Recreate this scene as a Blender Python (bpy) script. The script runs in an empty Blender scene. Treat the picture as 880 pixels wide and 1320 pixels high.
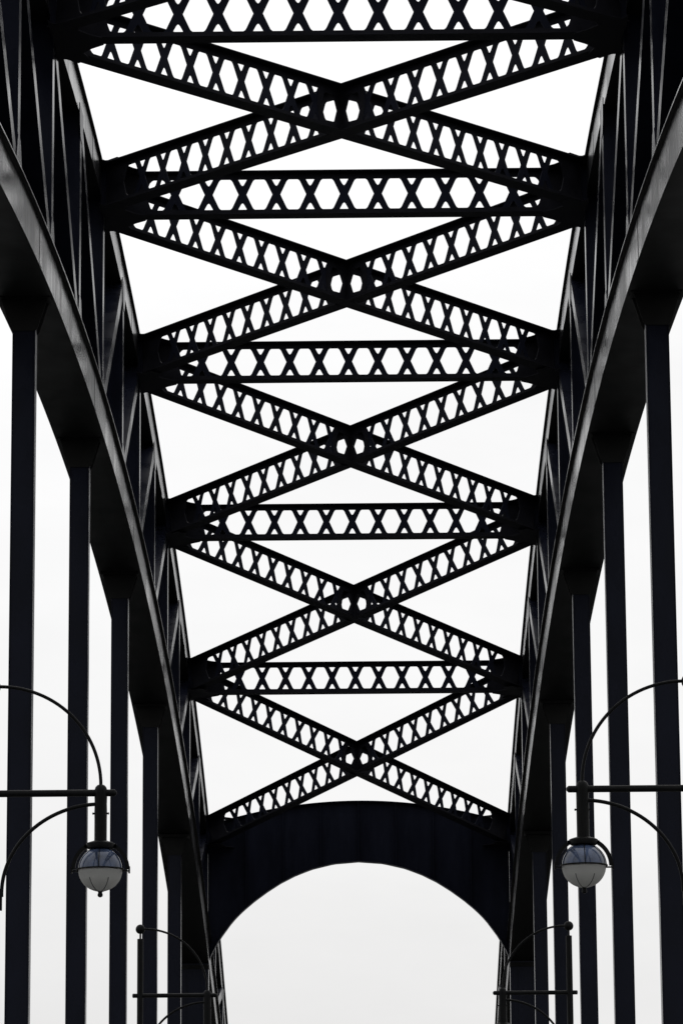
import bpy, bmesh, math, random
from mathutils import Vector, Matrix
random.seed(7)
S = bpy.context.scene
C = bpy.context.collection

# ------------------------------------------------------------------ camera
EYE = 1.6                       # eye height above the deck; deck is z = 0
F_PX, YAW, PIT, ROL = 4826.9, 0.0077393, 0.2119537, -0.0071503
CAM = Vector((0.5275, -82.4512, EYE))
cd = bpy.data.cameras.new('camera')
cam = bpy.data.objects.new('camera', cd); C.objects.link(cam)
cd.sensor_fit = 'VERTICAL'; cd.sensor_height = 36.0; cd.lens = F_PX / 1320 * 36.0
cd.clip_start = 0.1; cd.clip_end = 20000
_x = Vector((math.cos(YAW), math.sin(YAW), 0)); _y = Vector((-math.sin(YAW), math.cos(YAW), 0)); _z = Vector((0, 0, 1))
fwd = _y * math.cos(PIT) + _z * math.sin(PIT)
up0 = -_y * math.sin(PIT) + _z * math.cos(PIT)
rt = _x * math.cos(ROL) + up0 * math.sin(ROL)
upv = -_x * math.sin(ROL) + up0 * math.cos(ROL)
m = Matrix((rt, upv, -fwd)).transposed().to_4x4(); m.translation = CAM
cam.matrix_world = m
S.camera = cam

# ------------------------------------------------------------------ world: overcast sky
SUN_EL, SUN_AZ = math.radians(48), math.radians(12)
W = bpy.data.worlds.new('World'); S.world = W; W.use_nodes = True
nt = W.node_tree; N = nt.nodes; L = nt.links; N.clear()
out = N.new('ShaderNodeOutputWorld'); bg = N.new('ShaderNodeBackground'); L.new(bg.outputs[0], out.inputs[0])
sky = N.new('ShaderNodeTexSky'); sky.sky_type = 'NISHITA'; sky.sun_disc = False
sky.sun_elevation = SUN_EL; sky.sun_rotation = SUN_AZ; sky.air_density = 1.5; sky.dust_density = 4
bg.inputs[1].default_value = 0.1
tc = N.new('ShaderNodeTexCoord'); sep = N.new('ShaderNodeSeparateXYZ'); L.new(tc.outputs['Generated'], sep.inputs[0])
mx = N.new('ShaderNodeMath'); mx.operation = 'MAXIMUM'; L.new(sep.outputs[2], mx.inputs[0]); mx.inputs[1].default_value = 0
lum = N.new('ShaderNodeMath'); lum.operation = 'MULTIPLY_ADD'; L.new(mx.outputs[0], lum.inputs[0]); lum.inputs[1].default_value = 7.6; lum.inputs[2].default_value = 7.75
mp = N.new('ShaderNodeMapping'); mp.inputs['Scale'].default_value = (1, 1, 3.2); L.new(tc.outputs['Generated'], mp.inputs[0])
nz = N.new('ShaderNodeTexNoise'); nz.inputs['Scale'].default_value = 3.2; nz.inputs['Detail'].default_value = 6; nz.inputs['Roughness'].default_value = .6; L.new(mp.outputs[0], nz.inputs[0])
mr = N.new('ShaderNodeMapRange'); L.new(nz.outputs[0], mr.inputs[0])
mr.inputs[1].default_value = .3; mr.inputs[2].default_value = .7; mr.inputs[3].default_value = .955; mr.inputs[4].default_value = 1.075
ml = N.new('ShaderNodeMath'); ml.operation = 'MULTIPLY'; L.new(lum.outputs[0], ml.inputs[0]); L.new(mr.outputs[0], ml.inputs[1])
cmb = N.new('ShaderNodeVectorMath'); cmb.operation = 'SCALE'; cmb.inputs[0].default_value = (1.0, 1.0, 1.005); L.new(ml.outputs[0], cmb.inputs['Scale'])
mixn = N.new('ShaderNodeMix'); mixn.data_type = 'RGBA'; mixn.inputs[0].default_value = 0.97
L.new(sky.outputs[0], mixn.inputs[6]); L.new(cmb.outputs[0], mixn.inputs[7]); L.new(mixn.outputs[2], bg.inputs[0])

# ------------------------------------------------------------------ sun (behind cloud, ahead of the camera)
sd = bpy.data.lights.new('sun', 'SUN'); sd.energy = 0.6; sd.angle = math.radians(25); sd.color = (1, .97, .93)
sun = bpy.data.objects.new('sun', sd); C.objects.link(sun)
sdir = Vector((math.sin(SUN_AZ) * math.cos(SUN_EL), math.cos(SUN_AZ) * math.cos(SUN_EL), math.sin(SUN_EL)))
sun.rotation_euler = sdir.to_track_quat('Z', 'Y').to_euler()
S.view_settings.view_transform = 'Standard'; S.view_settings.look = 'None'
S.view_settings.exposure = 0; S.view_settings.gamma = 1; S.view_settings.use_curve_mapping = False

# ------------------------------------------------------------------ materials
def mat(name, col, rough=.5, low=None, metal=0, ior=1.5, spec=.5, var=.3, vscale=(1, 1, 1), bump=0, bscale=20, rvar=0, coord='Object', trans=0):
    M = bpy.data.materials.new(name); M.use_nodes = True
    n = M.node_tree.nodes; l = M.node_tree.links; b = n['Principled BSDF']
    t = n.new('ShaderNodeTexCoord'); mp = n.new('ShaderNodeMapping'); mp.inputs['Scale'].default_value = vscale
    l.new(t.outputs[coord], mp.inputs[0])
    no = n.new('ShaderNodeTexNoise'); no.inputs['Scale'].default_value = 1; no.inputs['Detail'].default_value = 5; l.new(mp.outputs[0], no.inputs[0])
    r = n.new('ShaderNodeMapRange'); l.new(no.outputs[0], r.inputs[0]); r.inputs[1].default_value = .3; r.inputs[2].default_value = .7
    r.inputs[3].default_value = 1 - var; r.inputs[4].default_value = 1 + var
    s = n.new('ShaderNodeVectorMath'); s.operation = 'SCALE'; s.inputs[0].default_value = col; l.new(r.outputs[0], s.inputs['Scale'])
    l.new(s.outputs[0], b.inputs['Base Color'])
    b.inputs['Metallic'].default_value = metal; b.inputs['IOR'].default_value = ior; b.inputs['Specular IOR Level'].default_value = spec
    if rvar:
        r2 = n.new('ShaderNodeMapRange'); l.new(no.outputs[0], r2.inputs[0]); r2.inputs[1].default_value = .3; r2.inputs[2].default_value = .7
        r2.inputs[3].default_value = rough - rvar; r2.inputs[4].default_value = rough + rvar
        src = r2.outputs[0]
        if low:
            mp3 = n.new('ShaderNodeMapping'); mp3.inputs['Scale'].default_value = low[0]; l.new(t.outputs[coord], mp3.inputs[0])
            n3 = n.new('ShaderNodeTexNoise'); n3.inputs['Scale'].default_value = 1; n3.inputs['Detail'].default_value = 3; l.new(mp3.outputs[0], n3.inputs[0])
            r3 = n.new('ShaderNodeMapRange'); l.new(n3.outputs[0], r3.inputs[0]); r3.inputs[1].default_value = .36; r3.inputs[2].default_value = .64
            r3.inputs[3].default_value = -low[1]; r3.inputs[4].default_value = low[1]
            ad = n.new('ShaderNodeMath'); ad.operation = 'ADD'; l.new(src, ad.inputs[0]); l.new(r3.outputs[0], ad.inputs[1]); src = ad.outputs[0]
        l.new(src, b.inputs['Roughness'])
    else: b.inputs['Roughness'].default_value = rough
    if bump:
        n2 = n.new('ShaderNodeTexNoise'); n2.inputs['Scale'].default_value = bscale; n2.inputs['Detail'].default_value = 3; l.new(mp.outputs[0], n2.inputs[0])
        bp = n.new('ShaderNodeBump'); bp.inputs['Strength'].default_value = bump; bp.inputs['Distance'].default_value = .02; l.new(n2.outputs[0], bp.inputs['Height']); l.new(bp.outputs[0], b.inputs['Normal'])
    b.inputs['Specular Tint'].default_value = (.9, .93, 1, 1)
    if trans: b.inputs['Transmission Weight'].default_value = trans
    return M
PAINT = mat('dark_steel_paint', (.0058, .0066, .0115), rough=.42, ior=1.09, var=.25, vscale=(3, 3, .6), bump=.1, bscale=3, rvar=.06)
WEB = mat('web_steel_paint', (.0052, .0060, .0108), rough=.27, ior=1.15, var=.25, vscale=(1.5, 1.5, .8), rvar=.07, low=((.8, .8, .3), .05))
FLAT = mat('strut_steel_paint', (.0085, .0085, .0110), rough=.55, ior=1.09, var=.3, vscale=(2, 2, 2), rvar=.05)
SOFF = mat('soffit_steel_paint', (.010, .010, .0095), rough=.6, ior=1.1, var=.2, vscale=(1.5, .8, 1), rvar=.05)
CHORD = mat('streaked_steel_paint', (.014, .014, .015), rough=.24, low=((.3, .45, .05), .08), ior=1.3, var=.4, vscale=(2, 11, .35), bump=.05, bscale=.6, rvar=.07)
LAMPB = mat('black_lamp_paint', (.0042, .0042, .004), rough=.5, ior=1.17, var=.3, vscale=(20, 20, 5))
ASPH = mat('asphalt', (.05, .05, .05), rough=.9, var=.25, vscale=(8, 8, 8))
CONC = mat('concrete', (.24, .235, .225), rough=.9, var=.15, vscale=(2, 2, 2))
LINE = mat('road_paint', (.7, .7, .66), rough=.7, var=.1, vscale=(6, 6, 6))
WATER = mat('river_water', (.02, .025, .025), rough=.12, ior=1.33, var=.2, vscale=(.1, .1, .1), bump=.6, bscale=8)
GLASSU = mat('globe_glass_painted_reflection', (.032, .045, .08), rough=.1, ior=1.45, var=.75, vscale=(5, 5, 4))  # opaque shell; glass reflections are painted in as a blotchy blue base colour

def frosted():
    M = bpy.data.materials.new('frosted_globe_glass'); M.use_nodes = True
    n = M.node_tree.nodes; l = M.node_tree.links; b = n['Principled BSDF']; o = n['Material Output']
    b.inputs['Base Color'].default_value = (.6, .6, .58, 1); b.inputs['Roughness'].default_value = .35
    t = n.new('ShaderNodeTexCoord'); no = n.new('ShaderNodeTexNoise'); no.inputs['Scale'].default_value = 60; l.new(t.outputs['Object'], no.inputs[0])
    bp = n.new('ShaderNodeBump'); bp.inputs['Strength'].default_value = .4; bp.inputs['Distance'].default_value = .01; l.new(no.outputs[0], bp.inputs['Height']); l.new(bp.outputs[0], b.inputs['Normal'])
    tr = n.new('ShaderNodeBsdfTranslucent'); tr.inputs[0].default_value = (.92, .92, .9, 1)
    mi = n.new('ShaderNodeMixShader'); mi.inputs[0].default_value = .6; l.new(b.outputs[0], mi.inputs[1]); l.new(tr.outputs[0], mi.inputs[2]); l.new(mi.outputs[0], o.inputs[0])
    return M
FROST = frosted()
LAMPG = mat('glass_rib_grey', (.045, .045, .045), rough=.4, var=.1)

# ------------------------------------------------------------------ mesh helpers
class MB:
    def __init__(s): s.v = []; s.f = []
    def quadbox(s, p):          # 8 points: bottom 4 then top 4 (ccw)
        b = len(s.v); s.v += [tuple(q) for q in p]
        for f in ((3, 2, 1, 0), (4, 5, 6, 7), (0, 1, 5, 4), (1, 2, 6, 5), (2, 3, 7, 6), (3, 0, 4, 7)): s.f.append(tuple(b + i for i in f))
    def box(s, x0, x1, y0, y1, z0, z1, M=None):
        p = [Vector(q) for q in ((x0, y0, z0), (x1, y0, z0), (x1, y1, z0), (x0, y1, z0), (x0, y0, z1), (x1, y0, z1), (x1, y1, z1), (x0, y1, z1))]
        if M is not None: p = [M @ q for q in p]
        s.quadbox(p)
    def prism(s, pts, a, b):    # pts: list of 3D points at one side; a,b offset vectors
        n = len(pts); k = len(s.v)
        s.v += [tuple(Vector(q) + a) for q in pts] + [tuple(Vector(q) + b) for q in pts]
        s.f.append(tuple(k + i for i in range(n))); s.f.append(tuple(k + n + i for i in reversed(range(n))))
        for i in range(n): s.f.append((k + i, k + n + i, k + n + (i + 1) % n, k + (i + 1) % n))
    def tube(s, path, r, n=12, caps=True):
        path = [Vector(p) for p in path]; rs = r if isinstance(r, (list, tuple)) else [r] * len(path)
        k = len(s.v); ref = None
        for i, p in enumerate(path):
            d = (path[min(i + 1, len(path) - 1)] - path[max(i - 1, 0)]).normalized()
            if ref is None: ref = d.orthogonal().normalized()
            ref = (ref - d * ref.dot(d)).normalized(); q = d.cross(ref)
            for j in range(n):
                a = 2 * math.pi * j / n; s.v.append(tuple(p + (ref * math.cos(a) + q * math.sin(a)) * rs[i]))
        for i in range(len(path) - 1):
            for j in range(n): s.f.append((k + i * n + j, k + i * n + (j + 1) % n, k + (i + 1) * n + (j + 1) % n, k + (i + 1) * n + j))
        if caps:
            s.f.append(tuple(k + j for j in reversed(range(n)))); s.f.append(tuple(k + (len(path) - 1) * n + j for j in range(n)))
    def lathe(s, prof, c=(0, 0, 0), n=28):      # prof: (r, z) bottom to top
        k = len(s.v); c = Vector(c)
        for r, z in prof:
            for j in range(n):
                a = 2 * math.pi * j / n; s.v.append((c.x + r * math.cos(a), c.y + r * math.sin(a), c.z + z))
        for i in range(len(prof) - 1):
            for j in range(n): s.f.append((k + i * n + j, k + i * n + (j + 1) % n, k + (i + 1) * n + (j + 1) % n, k + (i + 1) * n + j))
        s.f.append(tuple(k + j for j in reversed(range(n)))); s.f.append(tuple(k + (len(prof) - 1) * n + j for j in range(n)))
    def mesh(s, name, mt, smooth=False, norm=True):
        me = bpy.data.meshes.new(name); me.from_pydata(s.v, [], s.f); me.materials.append(mt)
        bm = bmesh.new(); bm.from_mesh(me)
        if norm: bmesh.ops.recalc_face_normals(bm, faces=bm.faces)
        ng = [f for f in bm.faces if len(f.verts) > 8]
        if ng: bmesh.ops.triangulate(bm, faces=ng, ngon_method='BEAUTY')
        bm.to_mesh(me); bm.free()
        if smooth:
            for p in me.polygons: p.use_smooth = True
            me.set_sharp_from_angle(angle=math.radians(40))
        return me
    def build(s, name, mt, parent=None, smooth=False):
        return link(name, s.mesh(name, mt, smooth), parent)
def link(name, me, parent=None, M=None):
    o = bpy.data.objects.new(name, me); C.objects.link(o)
    if parent is not None: o.parent = parent
    if M is not None: o.matrix_local = M
    return o
def empty(name, loc, label, cat, group=None):
    o = bpy.data.objects.new(name, None); C.objects.link(o); o.location = loc; o.empty_display_size = .5
    o['label'] = label; o['category'] = cat
    if group: o['group'] = group
    return o
def struct(o): o['kind'] = 'structure'; return o

# ------------------------------------------------------------------ bridge geometry (fitted)
P = 13.54
CU = (25.7687 + EYE, -.48266, -.00038077)
CL = (19.4565 + EYE, -.42543, -.00028065)
def zu(k): return CU[0] + CU[1] * k * k + CU[2] * k ** 4       # top of the upper chord
def zl(k): return CL[0] + CL[1] * k * k + CL[2] * k ** 4       # soffit of the lower chord
KE = 6.75
XI, XO = 5.448, 6.552           # rib inner and outer face
UH, LH = .70, .80               # chord depths
bridge = empty('arch_bridge', (0, 0, 0), 'black steel arch bridge with two trussed ribs, hangers and latticed cross bracing overhead', 'bridge')

def sweep(mb, xs0, xs1, f0, f1, ka, kb, n):
    """box swept along Y from panel ka to kb, between heights f0(k) and f1(k)"""
    base = len(mb.v)
    for i in range(n + 1):
        k = ka + (kb - ka) * i / n; y = k * P
        mb.v += [(xs0, y, f0(k)), (xs1, y, f0(k)), (xs1, y, f1(k)), (xs0, y, f1(k))]
    for i in range(n):
        a = base + 4 * i; b = a + 4
        for j in range(4): mb.f.append((a + j, a + (j + 1) % 4, b + (j + 1) % 4, b + j))
    mb.f.append((base, base + 3, base + 2, base + 1)); e = base + 4 * n; mb.f.append((e, e + 1, e + 2, e + 3))

def for_soffit(o):
    o.data.materials.append(SOFF)
    for p in o.data.polygons:
        if abs(p.normal.x) < .5: p.material_index = 1
def lip_z(f, d): return lambda k: f(k) + d
for s in (-1, 1):
    # upper chord box, cover plate wider than the box
    m1 = MB(); sweep(m1, s * 5.53, s * XO, lambda k: zu(k) - UH, lambda k: zu(k) - .032, -KE, KE, 108)
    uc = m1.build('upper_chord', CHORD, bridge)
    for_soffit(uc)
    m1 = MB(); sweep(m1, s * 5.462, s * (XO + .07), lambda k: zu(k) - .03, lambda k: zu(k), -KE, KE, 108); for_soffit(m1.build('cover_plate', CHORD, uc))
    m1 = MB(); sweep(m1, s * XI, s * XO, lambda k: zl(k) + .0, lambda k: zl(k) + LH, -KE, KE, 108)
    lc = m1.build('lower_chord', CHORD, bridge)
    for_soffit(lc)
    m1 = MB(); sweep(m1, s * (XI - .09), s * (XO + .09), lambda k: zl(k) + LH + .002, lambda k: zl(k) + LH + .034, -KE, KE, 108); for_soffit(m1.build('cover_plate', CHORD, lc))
    # splice plates on the inner faces
    for k in range(-5, 6):
        for par, f, x, h in ((uc, lambda q: zu(q) - UH, 5.53, UH - .06), (lc, zl, XI, LH - .02)):
            kk = k - .22; d = .22 / P
            m1 = MB()
            m1.quadbox([(s * (x - .007), (kk - d) * P, f(kk - d) + .02), (s * (x + .01), (kk - d) * P, f(kk - d) + .02), (s * (x + .01), (kk + d) * P, f(kk + d) + .02), (s * (x - .007), (kk + d) * P, f(kk + d) + .02),
                        (s * (x - .007), (kk - d) * P, f(kk - d) + h), (s * (x + .01), (kk - d) * P, f(kk - d) + h), (s * (x + .01), (kk + d) * P, f(kk + d) + h), (s * (x - .007), (kk + d) * P, f(kk + d) + h)])
            m1.build('splice_plate', CHORD, par)
    # web members of the rib: posts each half panel, diagonals falling towards the middle
    XA, XB = 5.50, 6.50
    for j in range(-12, 13):
        k = j / 2; y = k * P
        m1 = MB(); m1.box(min(s * XA, s * XB), max(s * XA, s * XB), y - .2, y + .2, zl(k) + LH - .05, zu(k) - UH + .05)
        # small haunches where the post meets the chords, in the plane of the truss
        zb = zl(k) + LH + .03; zt = zu(k) - UH
        for x in (XA - .012, XB - .01):
            m1.prism([(s * x, y - .55, zb - .1), (s * x, y + .55, zb - .1), (s * x, y + .45, zb + .35), (s * x, y + .2, zb + .75), (s * x, y - .2, zb + .75), (s * x, y - .45, zb + .35)], Vector((0, 0, 0)), Vector((s * .02, 0, 0)))
            m1.prism([(s * x, y - .5, zt + .1), (s * x, y + .5, zt + .1), (s * x, y + .4, zt - .35), (s * x, y + .2, zt - .6), (s * x, y - .2, zt - .6), (s * x, y - .4, zt - .35)], Vector((0, 0, 0)), Vector((s * .02, 0, 0)))
        m1.build('web_post', WEB, bridge)
    for j in range(-12, 12):
        a, b = j / 2, (j + 1) / 2
        if j < 0: p = Vector((0, a * P, zu(a) - UH)); q = Vector((0, b * P, zl(b) + LH))
        else: p = Vector((0, b * P, zu(b) - UH)); q = Vector((0, a * P, zl(a) + LH))
        d = (q - p).normalized(); n = Vector((0, d.z, -d.y)) * .19
        m1 = MB(); pts = []
        for x0, x1 in ((s * XA + s * .006, s * XB - s * .006),):
            m1.quadbox([p + n + Vector((x0, 0, 0)), p + n + Vector((x1, 0, 0)), p - n + Vector((x1, 0, 0)), p - n + Vector((x0, 0, 0)),
                        q + n + Vector((x0, 0, 0)), q + n + Vector((x1, 0, 0)), q - n + Vector((x1, 0, 0)), q - n + Vector((x0, 0, 0))])
        m1.build('web_diagonal', WEB, bridge)
    # hangers with their gussets under the soffit
    for k in range(-4, 7):
        y = k * P; zt = zl(k); hx = .198; hy = .19
        c = s * 6.0
        if abs(k) == 4:         # the portal stands on broad box columns instead of hangers
            m1 = MB(); m1.box(c - .535, c + .535, y - .28, y + .28, -.3, zt + .04)
            pc = m1.build('portal_column', WEB, bridge)
            for dx in (-.27, .27):
                m1 = MB(); m1.box(c + dx - .01, c + dx + .01, y - .295, y - .281, -.3, zt - .15); m1.build('seam_strip', WEB, pc)
            m1 = MB(); m1.box(c - .545, c + .545, y - .33, y + .33, zt - .16, zt - .02); m1.build('collar', SOFF, pc)
            continue
        m1 = MB()
        m1.box(c - hx, c + hx, y - .012, y + .012, -.3, zt + .02)                       # web of the I section, faces the road axis ends
        m1.box(c - hx - .02, c - hx, y - hy, y + hy, -.3, zt - .0)
        m1.box(c + hx, c + hx + .02, y - hy, y + hy, -.3, zt - .0)
        m1.box(c - hx + .003, c + hx - .003, y - hy + .02, y - hy + .034, -.3, zt - .05)  # front cover plate
        m1.box(c - hx + .003, c + hx - .003, y + hy - .034, y + hy - .02, -.3, zt - .05)
        h = m1.build('hanger', WEB, bridge)
        for yy in (y - hy - .004, y + hy - .014):
            m1 = MB()
            prof = [(-.46, .03), (-.435, -.05), (-.35, -.33), (-.268, -.60), (-.222, -.665), (.222, -.665), (.268, -.60), (.35, -.33), (.435, -.05), (.46, .03)]
            sl = (zl(k + .02) - zl(k - .02)) / (.04 * P)
            m1.prism([(c + a, yy, zt + b + .0) for a, b in prof], Vector((0, 0, 0)), Vector((0, .018, 0)))
            m1.build('gusset', SOFF, h)
        m1 = MB()
        m1.box(c - .49, c + .49, y - .3, y + .3, zt - .022 - abs(sl) * .3, zt - .0 + .02)
        m1.build('bearing_plate', SOFF, h)

# ---- lattice girders
HD = .5185; HW = .21; HH = .36
def cross_mesh():
    q = [(.092, 0), (.105, .03), (.228, .30), (.25, .335), (.29, HH + .004)]
    inn = [(.098, HH + .004), (.088, .335), (.034, .235), (.012, .212)]
    quad = q + inn                      # right-top quarter outline from waist to inner apex
    pts = quad + [(0, .205)] + [(-x, z) for x, z in reversed(quad[1:])] + [(-.092, 0)] + [(-x, -z) for x, z in quad[1:]] + [(0, -.205)] + [(x, -z) for x, z in reversed(quad[1:])]
    m1 = MB(); m1.prism([(x, 0, z) for x, z in pts], Vector((0, -.009, 0)), Vector((0, .009, 0)))
    return m1.mesh('lattice_cross', PAINT)
CROSS = cross_mesh()
def frame(a, b):
    x = (b - a).normalized(); y = Vector((0, 0, 1)).cross(x).normalized(); z = x.cross(y)
    M = Matrix((x, y, z)).transposed().to_4x4(); M.translation = (a + b) / 2
    return M, (b - a).length / 2
def rails(mb, M, x0, x1, fl=True):
    if fl:
        mb.box(x0, x1, -HW, HW, HD - .025, HD, M); mb.box(x0, x1, -HW, HW, -HD, -HD + .025, M)
    for z0, z1 in ((HH, HD - .025), (-HD + .025, -HH)): mb.box(x0, x1, -.011, .011, z0, z1, M)
def solid(mb, M, x0, x1): mb.box(x0, x1, -.013, .013, -HH - .03, HH + .03, M)
def endplate(mb, M, sg, xc, Lh):
    h = [(xc - .10, 0), (xc - .15, .15), (xc - .20, .29), (xc - .255, .345), (xc - .30, HH + .004), (xc - .30, HH + .03)]
    pl = [(x, -z) for x, z in reversed(h[1:])] + h + [(Lh, HH + .03), (Lh, -HH - .03)]
    R3 = M.to_3x3()
    mb.prism([M @ Vector((sg * x, 0, z)) for x, z in pl], R3 @ Vector((0, -.013, 0)), R3 @ Vector((0, .013, 0)))
def crosses(parent, M, xs):
    for x in xs: link('lattice_cross', CROSS, parent, M @ Matrix.Translation((x, 0, 0)))
def rivets(mb, M, xs, ys, z, r=.016):
    for x in xs:
        for y in ys: mb.box(x - r, x + r, y - r, y + r, z - .012, z + .012, M)

def zc(k): return zu(k) - .041 - HD
TY = P / 12.0
for k in range(-2, 4):
    M, Lh = frame(Vector((-5.53, k * P, zc(k))), Vector((5.53, k * P, zc(k))))
    m1 = MB(); rails(m1, M, -Lh, Lh)
    for sg in (-1, 1):
        endplate(m1, M, sg, 4.65, Lh)
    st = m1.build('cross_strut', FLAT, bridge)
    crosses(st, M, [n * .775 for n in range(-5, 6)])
PB = .75; PB0 = .82
for k in range(-2, 4):
    t0 = .62
    def pt(s, kk, sg): return Vector((s * (6 - t0), kk * P + sg * TY * t0, zc(kk)))
    for idx, s in enumerate((-1, 1)):
        M, Lh = frame(pt(s, k, 1), pt(-s, k + 1, -1))
        m1 = MB()
        if idx == 0:
            rails(m1, M, -Lh, Lh); m1.box(-.13, .13, -.016, .016, -HH - .03, HH + .03, M)
            m1.box(-.02, .02, -.12, .12, -HD + .03, HD - .03, M)
        else:
            for sg in (-1, 1):
                a, b = sorted((sg * .2135, sg * Lh)); rails(m1, M, a, b)
                a, b = sorted((sg * .02, sg * .2135)); rails(m1, M, a, b, False); a, b = sorted((sg * .02, sg * .13)); m1.box(a, b, -.015, .015, -HH - .025, HH + .025, M)
        for sg in (-1, 1):
            endplate(m1, M, sg, PB0 + 9 * PB + .03, Lh)
            for sz in (-1, 1):
                pl = [(.13, 0), (.225, .265), (.255, .295), (.50, .305), (.54, .27), (.645, 0), (.775, 0), (.70, .385), (.13, .385)]
                m1.prism([M @ Vector((sg * x, 0, sz * z)) for x, z in pl], M.to_3x3() @ Vector((0, -.014, 0)), M.to_3x3() @ Vector((0, .014, 0)))
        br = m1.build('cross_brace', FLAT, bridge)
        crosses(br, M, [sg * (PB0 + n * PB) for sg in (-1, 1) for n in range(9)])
# lateral gusset plates at the nodes
for k in range(-2, 5):
    for s in (-1, 1):
        half = [(5.52, 1.22), (5.47, 1.10), (5.41, 1.02), (5.34, 1.03), (5.12, 1.27), (4.88, 1.03), (4.98, .66), (4.8, .42), (4.55, .2)]
        far = k < 4; near = True
        up = half if far else [(5.52, .21), (4.55, .21)]
        pts = [(x, -y) for x, y in reversed(half)] 
        pts = up + pts
        z0 = zc(k)
        sl = 0
        for a, b in ((HD + .003, HD + .02), (-HD - .022, -HD - .003)):
            m1 = MB(); m1.prism([(s * x, k * P + y, z0 + a) for x, y in pts], Vector((0, 0, 0)), Vector((0, 0, b - a)))
            m1.build('gusset_plate', FLAT, bridge)
        # vertical knee plate tying the strut to the rib below the chord
        m1 = MB(); a, b = sorted((s * 5.0, s * 5.56)); m1.box(a, b, k * P + .03, k * P + .05, z0 - HD + .02, z0 + HD - .03)
        m1.box(*sorted((s * 5.42, s * 5.54)), k * P - .5, k * P + .5, z0 - HD + .01, z0 + HD - .035)
        m1.build('knee_plate', PAINT, bridge)

# ---- portal frame at the far end
YP = 4 * P
tab = [(0, 0), (.9, .07), (1.7, .26), (2.3, .49), (2.85, .77), (3.35, 1.09), (3.8, 1.42), (4.25, 1.80), (4.6, 2.16), (5.08, 2.82), (5.35, 3.32), (5.56, 3.80)]
def zb(x):
    x = abs(x)
    for (a, p), (b, q) in zip(tab, tab[1:]):
        if x <= b: return 16.30 + EYE - (p + (q - p) * (x - a) / (b - a))
    return 16.30 + EYE - 3.8
def ztp(x): return 18.53 + EYE - (17.8 - math.sqrt(17.8 ** 2 - x * x))
bnd = [-5.5, -4.11, -2.74, -1.37, 0, 1.37, 2.74, 4.11, 5.5]
m1 = MB()
xs = [-5.5 + 11 * i / 66 for i in range(67)]
def strip(mb, f, off, th, w):
    base = len(mb.v)
    for x in xs:
        e = .01; d = (f(x + e) - f(x - e)) / (2 * e); nl = math.sqrt(1 + d * d)
        for (dy, o) in ((-w, off), (w, off), (w, off + th), (-w, off + th)):
            mb.v.append((x - d / nl * o, YP + dy, f(x) + o / nl))
    for i in range(len(xs) - 1):
        a = base + 4 * i; b = a + 4
        for j in range(4): mb.f.append((a + j, a + (j + 1) % 4, b + (j + 1) % 4, b + j))
    mb.f.append((base, base + 3, base + 2, base + 1)); e = base + 4 * (len(xs) - 1); mb.f.append((e, e + 1, e + 2, e + 3))
strip(m1, ztp, -.03, .03, .21); strip(m1, zb, 0, .03, .2)
portal = m1.build('portal_frame', PAINT, bridge); portal['label'] = 'solid plate portal with curved underside at the far end'
for a, b in zip(bnd, bnd[1:]):
    n = 10; xx = [a + .004 + (b - a - .008) * i / n for i in range(n + 1)]
    m1 = MB(); base = 0
    for i, x in enumerate(xx): m1.v += [(x, YP - .01, zb(x) + .01), (x, YP + .01, zb(x) + .01), (x, YP + .01, ztp(x) - .01), (x, YP - .01, ztp(x) - .01)]
    for i in range(n):
        p0 = 4 * i; p1 = p0 + 4
        for j in range(4): m1.f.append((p0 + j, p0 + (j + 1) % 4, p1 + (j + 1) % 4, p1 + j))
    m1.f.append((0, 3, 2, 1)); m1.f.append((4 * n, 4 * n + 1, 4 * n + 2, 4 * n + 3))
    m1.build('web_panel', PAINT, portal)
for x in bnd[1:-1]:
    m1 = MB(); m1.box(x - .012, x + .012, YP - .17, YP + .17, zb(x) + .032 + abs(x) * .003, ztp(x) - .034)
    m1.build('stiffener', PAINT, portal)

# ------------------------------------------------------------------ setting
m1 = MB(); m1.box(-7.6, 7.6, -115, 115, -1.1, -.004); deck = struct(m1.build('bridge_deck', CONC))
m1 = MB(); m1.box(-3.7, 3.7, -115, 115, -.003, .0); road = struct(m1.build('road', ASPH))
m1 = MB()
for y in range(-110, 110, 9): m1.box(-.06, .06, y, y + 3, .003, .006)
for x in (-3.45, 3.35): m1.box(x, x + .1, -115, 115, .003, .006)
struct(m1.build('road_markings', LINE))
for s in (-1, 1):
    m1 = MB(); a, b = sorted((s * 3.7, s * 3.85)); m1.box(a, b, -115, 115, -.003, .15); struct(m1.build('kerb', CONC))
    m1 = MB(); a, b = sorted((s * 3.853, s * 5.44)); m1.box(a, b, -115, 115, -.003, .14); struct(m1.build('pavement', CONC))
m1 = MB(); m1.v = [(-6000, -6000, -14), (6000, -6000, -14), (6000, 6000, -14), (-6000, 6000, -14)]; m1.f = [(0, 1, 2, 3)]
struct(m1.build('river', WATER))

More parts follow.
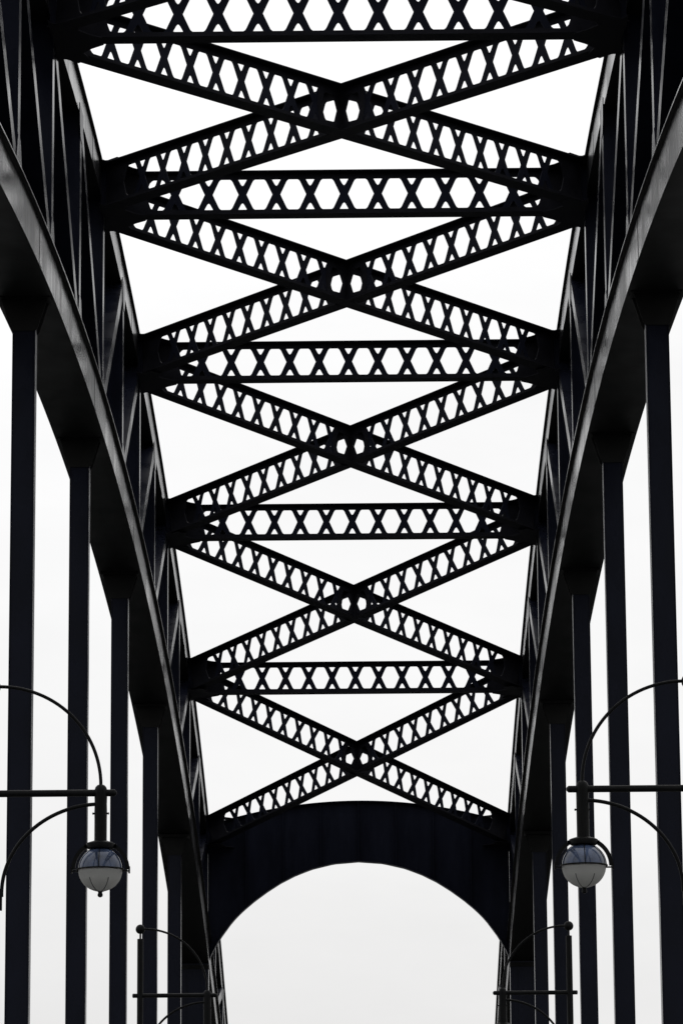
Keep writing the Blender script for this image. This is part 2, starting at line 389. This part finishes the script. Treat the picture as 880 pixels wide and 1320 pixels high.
# ------------------------------------------------------------------ street lamps (arm towards +x in local space)
def arc(cx, cz, rx, rz, a0, a1, n=24):
    return [(cx + rx * math.cos(math.radians(a0 + (a1 - a0) * i / n)), 0, cz + rz * math.sin(math.radians(a0 + (a1 - a0) * i / n))) for i in range(n + 1)]
ZB = 7.84 + EYE - .14           # centre of the ball finial above the pavement
def make_lamp():
    r = empty('street_lamp', (0, 0, 0), 'x', 'street lamp')
    m1 = MB(); m1.lathe([(.24, 0), (.24, .05), (.2, .1), (.17, .5), (.12, .62), (.085, .8), (.067, 1.2), (.063, ZB - .20), (.04, ZB - .195)]); m1.build('pole', LAMPB, r, True)
    m1 = MB(); m1.lathe([(.02, -.22), (.02, -.095), (.045, -.088), (.075, -.066), (.093, -.036), (.1, 0), (.093, .036), (.075, .066), (.045, .09), (.01, .1)], (0, 0, ZB)); m1.build('ball_finial', LAMPB, r, True)
    AX = 1.375
    m1 = MB(); m1.tube([(.08, 0, ZB + .003)] + arc(0.08, ZB - 1.27, AX - .08, 1.275, 90, 0, 28), .022, 12); m1.build('upper_arm', LAMPB, r, True)
    m1 = MB()
    zr = ZB - 1.36
    m1.tube([(-.16, 0, zr), (-.15, 0, zr), (AX + .175, 0, zr), (AX + .2, 0, zr)], [.02, .044, .044, .02], 14); m1.build('cross_rod', LAMPB, r, True)
    m1 = MB()
    lo = arc(AX, ZB - 2.62, AX - .14, 1.12, 90, 182, 28)
    m1.tube(lo, .024, 12); la = m1.build('lower_arm', LAMPB, r, True)
    m1 = MB(); m1.box(.10, .147, -.03, .03, ZB - 2.83, ZB - 2.56)
    for z in (ZB - 2.62, ZB - 2.71): m1.box(.05, .102, -.018, .015, z - .012, z + .012)
    m1.build('bracket', LAMPB, la)
    # drop tube that carries the globe
    m1 = MB(); m1.lathe([(.079, -1.98), (.079, -1.7), (.081, -1.6), (.078, -1.5), (.082, -1.36), (.08, -1.32), (.068, -1.285), (.045, -1.262), (.015, -1.25)], (AX, 0, ZB))
    for sx in (-1, 1): m1.box(*sorted((AX + sx * .07, AX + sx * .105)), -.012, .012, ZB - 1.63, ZB - 1.61); m1.box(*sorted((AX + sx * .092, AX + sx * .1)), -.008, .008, ZB - 1.635, ZB - 1.605)
    hs = m1.build('drop_tube', LAMPB, r, True)
    m1 = MB(); m1.lathe([(.15, -2.07), (.168, -2.06), (.182, -2.005), (.18, -1.998), (.15, -1.985), (.085, -1.965)], (AX, 0, ZB)); m1.build('hood', LAMPB, r, True)
    gz = -2.325; R = .278
    m1 = MB(); m1.lathe([(R * math.cos(math.radians(a)), gz + R * math.sin(math.radians(a))) for a in range(1, 71, 3)], (AX, 0, ZB), 40); m1.build('clear_globe', GLASSU, r, True)
    m1 = MB(); m1.lathe([(R * math.cos(math.radians(a)), gz + R * math.sin(math.radians(a))) for a in range(-88, 1, 4)], (AX, 0, ZB), 40); lg = m1.build('frosted_globe', FROST, r, True)
    m1 = MB(); m1.lathe([(.03, -.03), (.16, -.05), (R - .035, -.10), (R - .012, -.06), (R - .008, -.008), (.05, -.006)], (AX, 0, ZB + gz)); m1.build('shading_collar', LAMPB, lg, True)  # unseen black collar, added to block light and darken the bowl under the ring
    m1 = MB()
    for az in (-62, -118, 62, 118):
        a_ = math.radians(az)
        m1.tube([(AX + (R + .0) * math.cos(math.radians(e)) * math.cos(a_), (R) * math.cos(math.radians(e)) * math.sin(a_), ZB + gz + R * math.sin(math.radians(e))) for e in range(-86, -20, 6)],   .0055, 6)
    m1.build('glass_rib', LAMPG, lg, True)
    m1 = MB(); m1.lathe([(.012, -.072), (.03, -.06), (.034, -.04), (.026, -.015), (.03, 0), (.02, .02)], (AX, 0, ZB + gz - R)); m1.build('finial', LAMPB, r, True)
    # equator ring, meridian straps and the two bails
    m1 = MB(); n = 48
    ring = [(AX + (R + .012) * math.cos(2 * math.pi * i / n), (R + .012) * math.sin(2 * math.pi * i / n), ZB + gz) for i in range(n + 1)]
    m1.tube(ring, .010, 8, False)
    for az in (-90, 0, 90, 180):
        a_ = math.radians(az)
        m1.tube([(AX + (R + .004) * math.cos(math.radians(e)) * math.cos(a_), (R + .004) * math.cos(math.radians(e)) * math.sin(a_), ZB + gz + (R + .004) * math.sin(math.radians(e))) for e in range(0, 62, 6)], .006, 6)
    m1.build('ring', LAMPB, r, True)
    for sx in (-1, 1):
        m1 = MB(); K = 16; base = 0
        for i in range(K + 1):
            e = math.radians(62 - 62 * i / K)
            ri, ro = .315, .365
            for rr, yy in ((ri, -.022), (ro, -.022), (ro, .022), (ri, .022)):
                m1.v.append((AX + sx * rr * math.cos(e), yy, ZB + gz + rr * math.sin(e)))
        for i in range(K):
            a = 4 * i; b = a + 4
            for j in range(4): m1.f.append((a + j, a + (j + 1) % 4, b + (j + 1) % 4, b + j))
        m1.f.append((0, 3, 2, 1)); m1.f.append((4 * K, 4 * K + 1, 4 * K + 2, 4 * K + 3))
        m1.box(*sorted((AX + sx * .27, AX + sx * .372)), -.012, .012, ZB + gz - .03, ZB + gz - .012)
        m1.box(*sorted((AX + sx * .352, AX + sx * .372)), -.03, .03, ZB + gz - .05, ZB + gz + .035)
        m1.box(*sorted((AX + sx * .14, AX + sx * .2)), -.022, .022, ZB + gz + .272, ZB + gz + .315)
        m1.build('bail', LAMPB, r, True)
    return r
def copy_tree(o, parent=None):
    c = o.copy(); C.objects.link(c)
    if parent is not None: c.parent = parent; c.matrix_parent_inverse = o.matrix_parent_inverse.copy()
    for ch in list(o.children): copy_tree(ch, c)
    return c
lamp = make_lamp()
spots = [(-4.26, -35.65, 0, 'larger black lamp with glass globe hanging from a curved arm, at the left edge'),
         (4.54, -35.65, math.pi, 'larger black lamp with glass globe hanging from a curved arm, at the right edge'),
         (-4.26, -5.39, 0, 'smaller farther black lamp with ball topped pole, low in front of the left hangers'),
         (4.53, -5.39, math.pi, 'smaller farther black lamp with ball topped pole, low in front of the right hangers')]
lamps = [lamp] + [copy_tree(lamp) for _ in spots[1:]]
for o, (x, y, rz, lab) in zip(lamps, spots):
    o.location = (x, y, .14); o.rotation_euler = (0, 0, rz); o['label'] = lab; o['group'] = 'street lamps along both kerbs'
